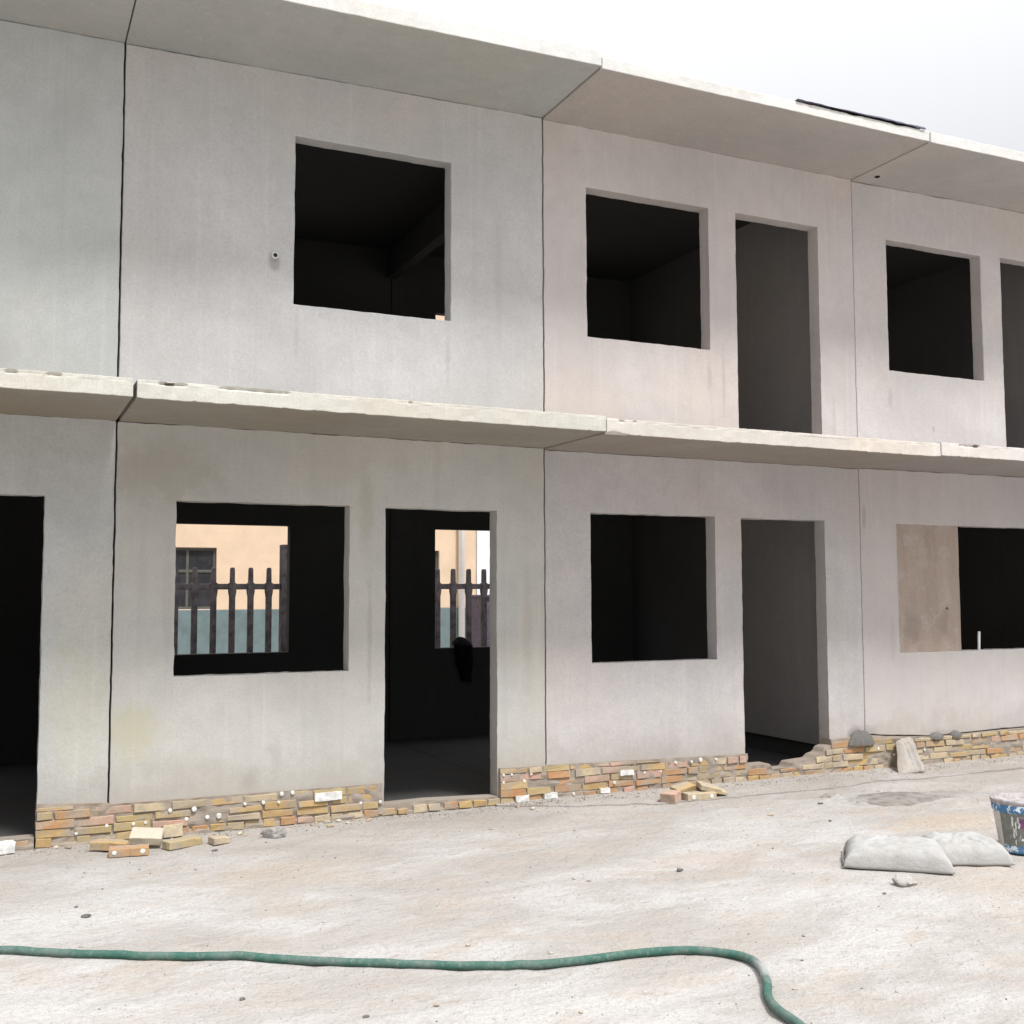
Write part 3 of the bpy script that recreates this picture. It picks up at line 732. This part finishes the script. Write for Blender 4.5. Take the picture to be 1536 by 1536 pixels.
# ------------------------------------------------------------------ bags
def pillow(name, L, W, H, mat, loc, rz, label, cat, seed, parent=None, sag=0):
    nx_, ny_ = 72, 56; V = []; F = []
    def f(u, v, s):
        x, y = u, v
        e = (max(0, 1-abs(u)**6))**.45*(max(0, 1-abs(v)**5))**.42
        # rounded corners, slightly pinched
        cx_ = 1-.05*(1-abs(v)**3)*abs(u); cy_ = 1-.05*(1-abs(u)**3)
        X = L/2*u*cx_+.008*nz(u*2, v*2, seed); Y = W/2*v*cy_+.008*nz(u*2+9, v*2, seed)
        top = H*(.18+.82*e) if s else H*.10*(1-e)
        if s:
            top += H*.08*nz(u*1.6, v*1.6, seed)*e+H*.06*nz(u*5, v*5, seed)*e
            w = math.sin((u*9+v*3+2*nz(u*2, v*2, seed))*1.4)
            top += .005*w*e*(abs(u)**1.5)+.004*e*math.sin(v*11+u*4+3*nz(u*3, v*3, seed+2))*abs(v)
            for cu, cv, ca, cw, cd in ((-.35, .1, .9, .05, .010), (.2, -.3, 2.4, .045, .009), (.5, .35, .3, .05, .010), (-.1, .5, 1.7, .04, .007)):
                dd = (u-cu)*math.cos(ca+seed)+(v-cv)*math.sin(ca+seed)+.06*nz(u*2, v*2, seed+cu); ll = -(u-cu)*math.sin(ca+seed)+(v-cv)*math.cos(ca+seed)
                top -= cd*math.exp(-(dd/cw)**2)*math.exp(-(ll/.55)**2)*e
            top += -sag*math.exp(-((u+.1)**2+(v+.1)**2)*3)
        return (X, Y, top+(.0 if s else 0)-.003)
    for s in (0, 1):
        for j in range(ny_+1):
            for i in range(nx_+1):
                V.append(f(-1+2*i/nx_, -1+2*j/ny_, s))
    m = (nx_+1); q = m*(ny_+1)
    for j in range(ny_):
        for i in range(nx_):
            a_ = j*m+i; F.append((a_, a_+m, a_+m+1, a_+1)); a_ += q; F.append((a_, a_+1, a_+m+1, a_+m))
    for i in range(nx_):
        F.append((i, i+1, q+i+1, q+i)); a_ = ny_*m+i; F.append((a_+1, a_, q+a_, q+a_+1))
    for j in range(ny_):
        a_ = j*m; F.append((a_+m, a_, q+a_, q+a_+m)); a_ = j*m+nx_; F.append((a_, a_+m, q+a_+m, q+a_))
    o = link(name, V, F, mat, smooth=True, loc=loc, rot=(0, 0, rz))
    tag(o, label, cat)
    # sewn end seams
    for sgn in (-1, 1):
        pts = [((L/2*.985*(1-.06*abs(v)**4)+.006)*sgn, W/2*v*.95, H*.13+.006*nz(v*3, seed, 0)) for v in [-1+2*k/14 for k in range(15)]]
        Vs, Fs = tube(pts, [.004+.002*abs(nz(k, seed, 0, .9)) for k in range(15)], 6)
        link('seam', Vs, Fs, mat, o)
    return o
ra = math.atan2(-.656, .755)
pillow('cement_bag', .62, .47, .145, M_bag, (4.305, -2.775, .002), ra, 'large plump white cement bag lying flat, left of the pair', 'cement bag', 1.5, sag=.004)
pillow('cement_bag', .46, .44, .138, M_bag, (4.765, -2.86, .002), math.atan2(-.45, .89), 'white cement bag lying between the bigger bag and the paint bucket', 'cement bag', 4.2, sag=.006)
# faint grey print on the larger bag: illegible row of marks
bag = [o for o in COL.objects if o.name == 'cement_bag'][0]

# leaning grey sack
V = []; F = []; nu, nv = 24, 28
def sackpt(u, v, s):
    # u across, v up ; front s=0
    w = (.148-.055*v)*(1+.06*math.sin(v*6+1)); x = u*w+.13*v+.010*nz(u*2, v*2, 1, 1.5)
    z = .275*v+.02*u*v
    y = -.30+.24*v**.9
    th = (max(0, 1-abs(u)**3))**.5*(max(.0, 1-abs(2*v-1)**6))**.5
    fold = .034*math.exp(-((u-.30+.35*v)/.12)**2)+.012*math.exp(-((u+.45)/.1)**2)
    if s == 0: y -= .085*th-fold+.018*nz(u*2.5, v*3, 3)+.010*nz(u*6, v*7, 5)
    else: y += .02*th*(1-v)
    return (x, y, z+.012*(1-abs(u)**2)*(v > .9))
for s in (0, 1):
    for j in range(nv+1):
        for i in range(nu+1): V.append(sackpt(-1+2*i/nu, j/nv, s))
m = nu+1; q = m*(nv+1)
for j in range(nv):
    for i in range(nu):
        a_ = j*m+i; F.append((a_, a_+1, a_+m+1, a_+m)); a_ += q; F.append((a_, a_+m, a_+m+1, a_+1))
for i in range(nu):
    F.append((i+1, i, q+i, q+i+1)); a_ = nv*m+i; F.append((a_, a_+1, q+a_+1, q+a_))
for j in range(nv):
    a_ = j*m; F.append((a_, a_+m, q+a_+m, q+a_)); a_ = j*m+nu; F.append((a_+m, a_, q+a_, q+a_+m))
o = link('paper_sack', V, F, M_sack, smooth=True, loc=(6.90, 0, -.005)); tag(o, 'grey-brown folded sack leaning against the brick plinth', 'sack')
s_ = o.modifiers.new('s', 'SUBSURF'); s_.levels = 1; s_.render_levels = 1

# ------------------------------------------------------------------ paint bucket
def splotch(name, base, ink, scale, lo, hi, loc=(0, 0, 0), stretch=(1, 1, 1), third=None):
    n = N(name)
    f = n.noise(scale, 4, .6, n.mapping(scale=stretch, loc=loc), .6)
    c = n.mix(n.ramp(f, lo, hi), base, ink)
    if third: c = n.mix(n.ramp(n.noise(scale*.45, 3, .5, n.mapping(loc=(loc[0]+3, 2, 6))), .56, .62), c, third)
    c = n.mix(n.ramp(n.noise(40, 4, .7), .5, .7, 0, .35), c, (.55, .53, .5))
    n.col(c); n.rough(.55, .4); return n.m
M_bk_blue = splotch('bucket_blue_band', (.055, .17, .34), (.70, .80, .86), 26, .52, .58, (2, 0, 0), (1, 1, .8))
M_bk_body = splotch('bucket_label', (.17, .175, .15), (.62, .62, .58), 26, .63, .67, (5, 0, 0), (1.4, 1.4, .5), None)
M_bk_white = plain('bucket_white', (.62, .59, .55), .5, .4, .12)
M_bk_in = plain('bucket_inside', (.44, .40, .40), .7, .3, .2, 25)
bk = empty('paint_bucket', (5.275, -2.86, 0)); tag(bk, 'blue and grey printed paint bucket splashed with white beside the cement bags', 'bucket')
rb, rt_ = .122, .168
def rr(z): return rb+(rt_-rb)*z/.33
prof = [(0, .006), (rb-.004, .006), (rb, .0), (rb+.003, .01)]+[(rr(z), z) for z in lin(.02, .262, .03)]
V, F = lathe(prof, 56); fm = []
ang_off = 0
for i in range(len(prof)-1):
    for s in range(56):
        th = 360*(s+.5)/56
        z = (prof[i][1]+prof[i+1][1])/2
        blue = z < .05
        wh = 128 < th < 176
        fm.append(2 if wh and z < .255 else (1 if blue else 0))
link('bucket_body', V, F, [M_bk_body, M_bk_blue, M_bk_white], bk, fm=fm, smooth=True)
V, F = lathe([(rr(.255)+.004, .255), (rr(.262)+.006, .262), (rr(.30)+.006, .302), (rr(.305)+.004, .305)], 56)
link('bucket_band', V, F, M_bk_blue, bk, smooth=True)
V, F = lathe([(rr(.305)+.004, .304), (rt_+.006, .312), (rt_+.008, .328), (rt_+.002, .336), (rt_-.008, .332), (rt_-.013, .312), (rt_-.03, .306), (.07, .301), (0, .304)], 56)
V = [(x*(1+.012*nz(x*9, y*9, 0)), y*(1+.012*nz(x*9, y*9, 4)), z+(.006*nz(x*8, y*8, 1) if z > .32 else 0)) for x, y, z in V]
link('bucket_rim', V, F, M_bk_in, bk, smooth=True)
# print marks on the bucket: pale strokes and a purple patch curved round the body
def decal(th0, th1, z0, z1, mat, off=.0016, name='label_mark'):
    V = []; F = []; n1, n2 = 6, 5
    for j in range(n2+1):
        for i in range(n1+1):
            th = math.radians(-41+th0+(th1-th0)*i/n1+2.0*nz(j, th0, 0, .7)); z = z0+(z1-z0)*j/n2
            r = rr(z)+off; V.append((r*math.cos(th), r*math.sin(th), z))
    for j in range(n2):
        for i in range(n1): F.append((j*(n1+1)+i, j*(n1+1)+i+1, (j+1)*(n1+1)+i+1, (j+1)*(n1+1)+i))
    o = link(name, V, F, mat, bk); md = o.modifiers.new('t', 'SOLIDIFY'); md.thickness = .001; return o
M_purple = plain('purple_print', (.22, .07, .20), .5, .4, .2)
for th0, th1, z0, z1, mt in [(243, 247, .175, .235, M_white), (246, 249, .10, .165, M_white), (251, 254, .12, .205, M_white), (256, 259, .20, .235, M_white), (262, 276, .165, .225, M_purple), (258, 262, .165, .20, M_white), (265, 277, .085, .10, M_white), (280, 284, .12, .16, M_white), (250, 252, .06, .09, M_white), (285, 292, .17, .22, M_white)]:
    decal(th0, th1, z0, z1, mt)

# ------------------------------------------------------------------ pipe stub on sill
V, F = tube([(8.168, .05, 1.062), (8.172, .045, 1.255)], .013, 14)
o = link('pipe_offcut', V, F, M_pipe); tag(o, 'short white pipe offcut standing upright on the right window sill', 'pipe')

# roof membrane
V = []; F = []; xs = lin(5.15, 6.57, .03)
for x in xs:
    w = .026*min(1, (x-5.15)/.7)*(1+.35*nz(x, 0, 0, 4)+.3*nz(x, 3, 0, 15)); hang = .004+.007*min(1, max(0, (x-5.3)/.6))*(1+.8*nz(x, 7, 0, 3))+.009*nz(x, 2, 0, 14)
    zt = interp(x, ZR[1])+.096
    V += [(x, -1.008, zt-hang+.012), (x, -1.010, zt+.006), (x, -.99, zt+.006+w*.8), (x, -.9, zt+.010+w+.008*nz(x, 1, 0, 6)), (x, -.3, zt+.006+.01*nz(x, 4, 0, 5)), (x, .4, zt+.004)]
for i in range(len(xs)-1):
    for r in range(5): F.append((i*6+r, (i+1)*6+r, (i+1)*6+r+1, i*6+r+1))
o = link('roof_membrane', V, F, M_tarp, smooth=True); md = o.modifiers.new('t', 'SOLIDIFY'); md.thickness = .004
tag(o, 'dark purplish waterproofing sheet curling over the edge of the roof', 'roofing sheet')

# ------------------------------------------------------------------ behind the building
fn = empty('picket_fence', (3, 6.5, 0)); tag(fn, 'dark picket fence seen through the back window openings', 'fence')
def FP(o): o.parent = fn; o.matrix_parent_inverse = Matrix.Translation((-3, -6.5, 0)); return o
x0 = 1.816; sp = .2367
for k in range(-18, 24):
    x = x0+sp*k
    if k in (-2, ): pass
    w = .037
    prof = [(w*1.15, 0), (w*1.15, 1.60), (w*1.55, 1.67), (w*1.55, 1.78), (w*.95, 1.79), (w*.85, 1.96), (w*.6, 1.985)]
    V = []; F = []
    for hw, z in prof:
        for sx_, sy_ in ((-1, -1), (1, -1), (1, 1), (-1, 1)): V.append((x+sx_*hw*.85, 6.5+sy_*.035, z))
    for i in range(len(prof)-1):
        for s in range(4): F.append((i*4+s, i*4+(s+1) % 4, (i+1)*4+(s+1) % 4, (i+1)*4+s))
    F.append((3, 2, 1, 0)); F.append(tuple((len(prof)-1)*4+s for s in range(4)))
    FP(link('picket', V, F, M_fence, bevel=.006))
for z0 in (.35, 1.70): FP(cuboid('rail', -3.2, 8.2, 6.475, 6.525, z0, z0+.075, M_fence, None, .006))
for x in (-2.3, 2.72, 7.7): FP(cuboid('post', x-.04, x+.04, 6.42, 6.58, 0, 2.29, M_fence, None, .008))

bb = empty('peach_building', (5, 16, 0)); tag(bb, 'peach rendered building with a grey-teal base behind the picket fence', 'building')
def BP(o): o.parent = bb; o.matrix_parent_inverse = Matrix.Translation((-5, -16, 0)); return o
BP(panel('wall', -12, 9.55, 1.29, 9.5, 16, 16.3, [(1.2, 3.54, 1.30, 2.61), (7.0, 8.62, 1.30, 2.61), (1.2, 3.54, 4.6, 6.2), (7.0, 8.6, 4.6, 6.2), (-5, -3, 1.3, 2.61), (-5, -3, 4.6, 6.2)], M_peach, None, None, 0, 1.5))
BP(cuboid('painted_base', -12.02, 9.55, 15.97, 16.28, 0, 1.288, M_teal, None, .01))
for wx0, wx1, wz0, wz1 in ((1.2, 3.54, 1.30, 2.61), (7.0, 8.62, 1.30, 2.61), (1.2, 3.54, 4.6, 6.2), (7.0, 8.6, 4.6, 6.2)):
    f_ = BP(panel('window', wx0+.01, wx1-.01, wz0+.01, wz1-.01, 16.08, 16.14, [(wx0+.06, wx0+.75, wz0+.06, wz0+.78), (wx0+.06, wx0+.75, wz0+.84, wz1-.06), (wx0+.82, wx1-.62, wz0+.06, wz0+.78), (wx0+.82, wx1-.62, wz0+.84, wz1-.06), (wx1-.56, wx1-.06, wz0+.06, wz0+.78), (wx1-.56, wx1-.06, wz0+.84, wz1-.06)], M_frame, None, None, 0, 3))
    p_ = cuboid('pane', wx0+.02, wx1-.02, 16.10, 16.12, wz0+.02, wz1-.02, M_glass, None, 0)
    p_.parent = f_; p_.matrix_parent_inverse = Matrix.Identity(4)
V, F = tube([(9.14, 15.9, 0.35), (9.14, 15.9, 9.4)], .075, 14); BP(link('downpipe', V, F, M_pipe, smooth=True))
BP(cuboid('roof', -12.2, 9.8, 15.7, 24, 9.5, 9.7, M_wwall, None, .01))
wb = cuboid('white_building', 9.556, 19, 15.96, 24, 0, 8.8, M_wwall, None, .01); tag(wb, 'plain white rendered wall beside the peach building', 'building')
cb = empty('metal_cabinet', (7.9, 12, 0)); tag(cb, 'dark purple metal cabinet standing before the white wall', 'cabinet')
for nm, bx_ in (('body', (7.86, 8.6, 11.8, 12.3, 0, 1.55)), ('door', (7.90, 8.56, 11.77, 11.797, .1, 1.45)), ('cap', (7.82, 8.64, 11.75, 12.33, 1.55, 1.60))):
    o = cuboid(nm, *bx_, M_cabinet, None, .008); o.parent = cb; o.matrix_parent_inverse = Matrix.Translation((-7.9, -12, 0))

# black cloth over the back sill
V = []; F = []; nu, nv = 14, 22
for s in (0, 1):
    for j in range(nv+1):
        for i in range(nu+1):
            u = -1+2*i/nu; v = j/nv
            wd = .12*(.55+.45*math.sin(math.pi*min(1, v*1.15)))*(1+.2*nz(v*3, 0, 0))
            x = 4.20+u*wd+.05*(v-.5)
            if v < .3: y = 4.0-.13*(v/.3); z = 1.06+.05*math.sin(math.pi*v/.3)*(1-u*u)
            else: y = 3.86-.05*math.sqrt(max(0, 1-u*u)); z = 1.06-(v-.3)/.7*.42+.03*nz(u*2, 3, 0)
            th = .03*math.sqrt(max(0, 1-u*u))+.004
            if s: V.append((x, y-(th if v >= .3 else 0), z+(th if v < .3 else 0)))
            else: V.append((x, y+(.0 if v >= .3 else 0), z-(.0)))
m = nu+1; q = m*(nv+1)
for j in range(nv):
    for i in range(nu):
        a_ = j*m+i; F.append((a_, a_+1, a_+m+1, a_+m)); a_ += q; F.append((a_, a_+m, a_+m+1, a_+1))
for i in range(nu):
    F.append((i+1, i, q+i, q+i+1)); a_ = nv*m+i; F.append((a_, a_+1, q+a_+1, q+a_))
for j in range(nv):
    a_ = j*m; F.append((a_, a_+m, q+a_+m, q+a_)); a_ = j*m+nu; F.append((a_+m, a_, q+a_, q+a_+m))
o = link('cloth_bundle', V, F, M_black, smooth=True); tag(o, 'black bundle of cloth hanging from the back window sill inside the middle doorway', 'cloth')

# ------------------------------------------------------------------ light
SUN = Vector((.25, -.84, 1.55)).normalized()
el = math.asin(SUN.z); az = math.atan2(SUN.x, SUN.y)
w = bpy.data.worlds.new('World'); sc.world = w; w.use_nodes = True
t = w.node_tree; t.nodes.clear()
ow = t.nodes.new('ShaderNodeOutputWorld'); bg = t.nodes.new('ShaderNodeBackground'); bg.inputs['Strength'].default_value = .12
t.links.new(bg.outputs[0], ow.inputs[0])
sky = t.nodes.new('ShaderNodeTexSky'); sky.sky_type = 'NISHITA'; sky.sun_disc = False; sky.sun_elevation = el; sky.sun_rotation = az
sky.dust_density = 4; sky.air_density = 1.0
tc = t.nodes.new('ShaderNodeTexCoord'); nn = t.nodes.new('ShaderNodeTexNoise'); nn.inputs['Scale'].default_value = 1.8; nn.inputs['Detail'].default_value = 4
t.links.new(tc.outputs['Generated'], nn.inputs['Vector'])
cr = t.nodes.new('ShaderNodeValToRGB'); cr.color_ramp.elements[0].position = .3; cr.color_ramp.elements[1].position = .7
cr.color_ramp.elements[0].color = (5.75, 5.85, 6.1, 1); cr.color_ramp.elements[1].color = (6.1, 6.15, 6.3, 1)
t.links.new(nn.outputs['Fac'], cr.inputs[0])
mx = t.nodes.new('ShaderNodeMix'); mx.data_type = 'RGBA'; mx.inputs[0].default_value = .96
sx = t.nodes.new('ShaderNodeSeparateXYZ'); t.links.new(tc.outputs['Generated'], sx.inputs[0])
mr = t.nodes.new('ShaderNodeMapRange'); mr.inputs[1].default_value = 0; mr.inputs[2].default_value = 1; mr.inputs[3].default_value = .34; mr.inputs[4].default_value = 2.1
t.links.new(sx.outputs[2], mr.inputs[0])   # an overcast sky is about three times brighter overhead than at the horizon
vm = t.nodes.new('ShaderNodeVectorMath'); vm.operation = 'SCALE'; t.links.new(cr.outputs[0], vm.inputs[0]); t.links.new(mr.outputs[0], vm.inputs['Scale'])
t.links.new(sky.outputs[0], mx.inputs[6]); t.links.new(vm.outputs[0], mx.inputs[7]); t.links.new(mx.outputs[2], bg.inputs['Color'])
sd = bpy.data.lights.new('sun', 'SUN'); sd.energy = 3.15; sd.angle = math.radians(11); sd.color = (1, .985, .965)
so = bpy.data.objects.new('sun', sd); COL.objects.link(so); so.rotation_euler = SUN.to_track_quat('Z', 'Y').to_euler()

# ------------------------------------------------------------------ camera
fw = Vector((.42205885, .90374236, .07152673)); rt = Vector((.90614334, -.42296175, -.0027593)); up = Vector((-.02775938, -.06597806, .99743487))
cd = bpy.data.cameras.new('camera'); co = bpy.data.objects.new('camera', cd); COL.objects.link(co)
cd.sensor_width = 36; cd.lens = 1660.5574/1536*36; cd.clip_start = .05; cd.clip_end = 2000
M = Matrix(((rt.x, up.x, -fw.x, -.7398), (rt.y, up.y, -fw.y, -8.0405), (rt.z, up.z, -fw.z, 1.6659), (0, 0, 0, 1)))
co.matrix_world = M
sc.camera = co
sc.view_settings.view_transform = 'Standard'; sc.view_settings.look = 'None'; sc.view_settings.exposure = .36; sc.view_settings.gamma = 1
sc.cycles.max_bounces = 6; sc.cycles.diffuse_bounces = 3
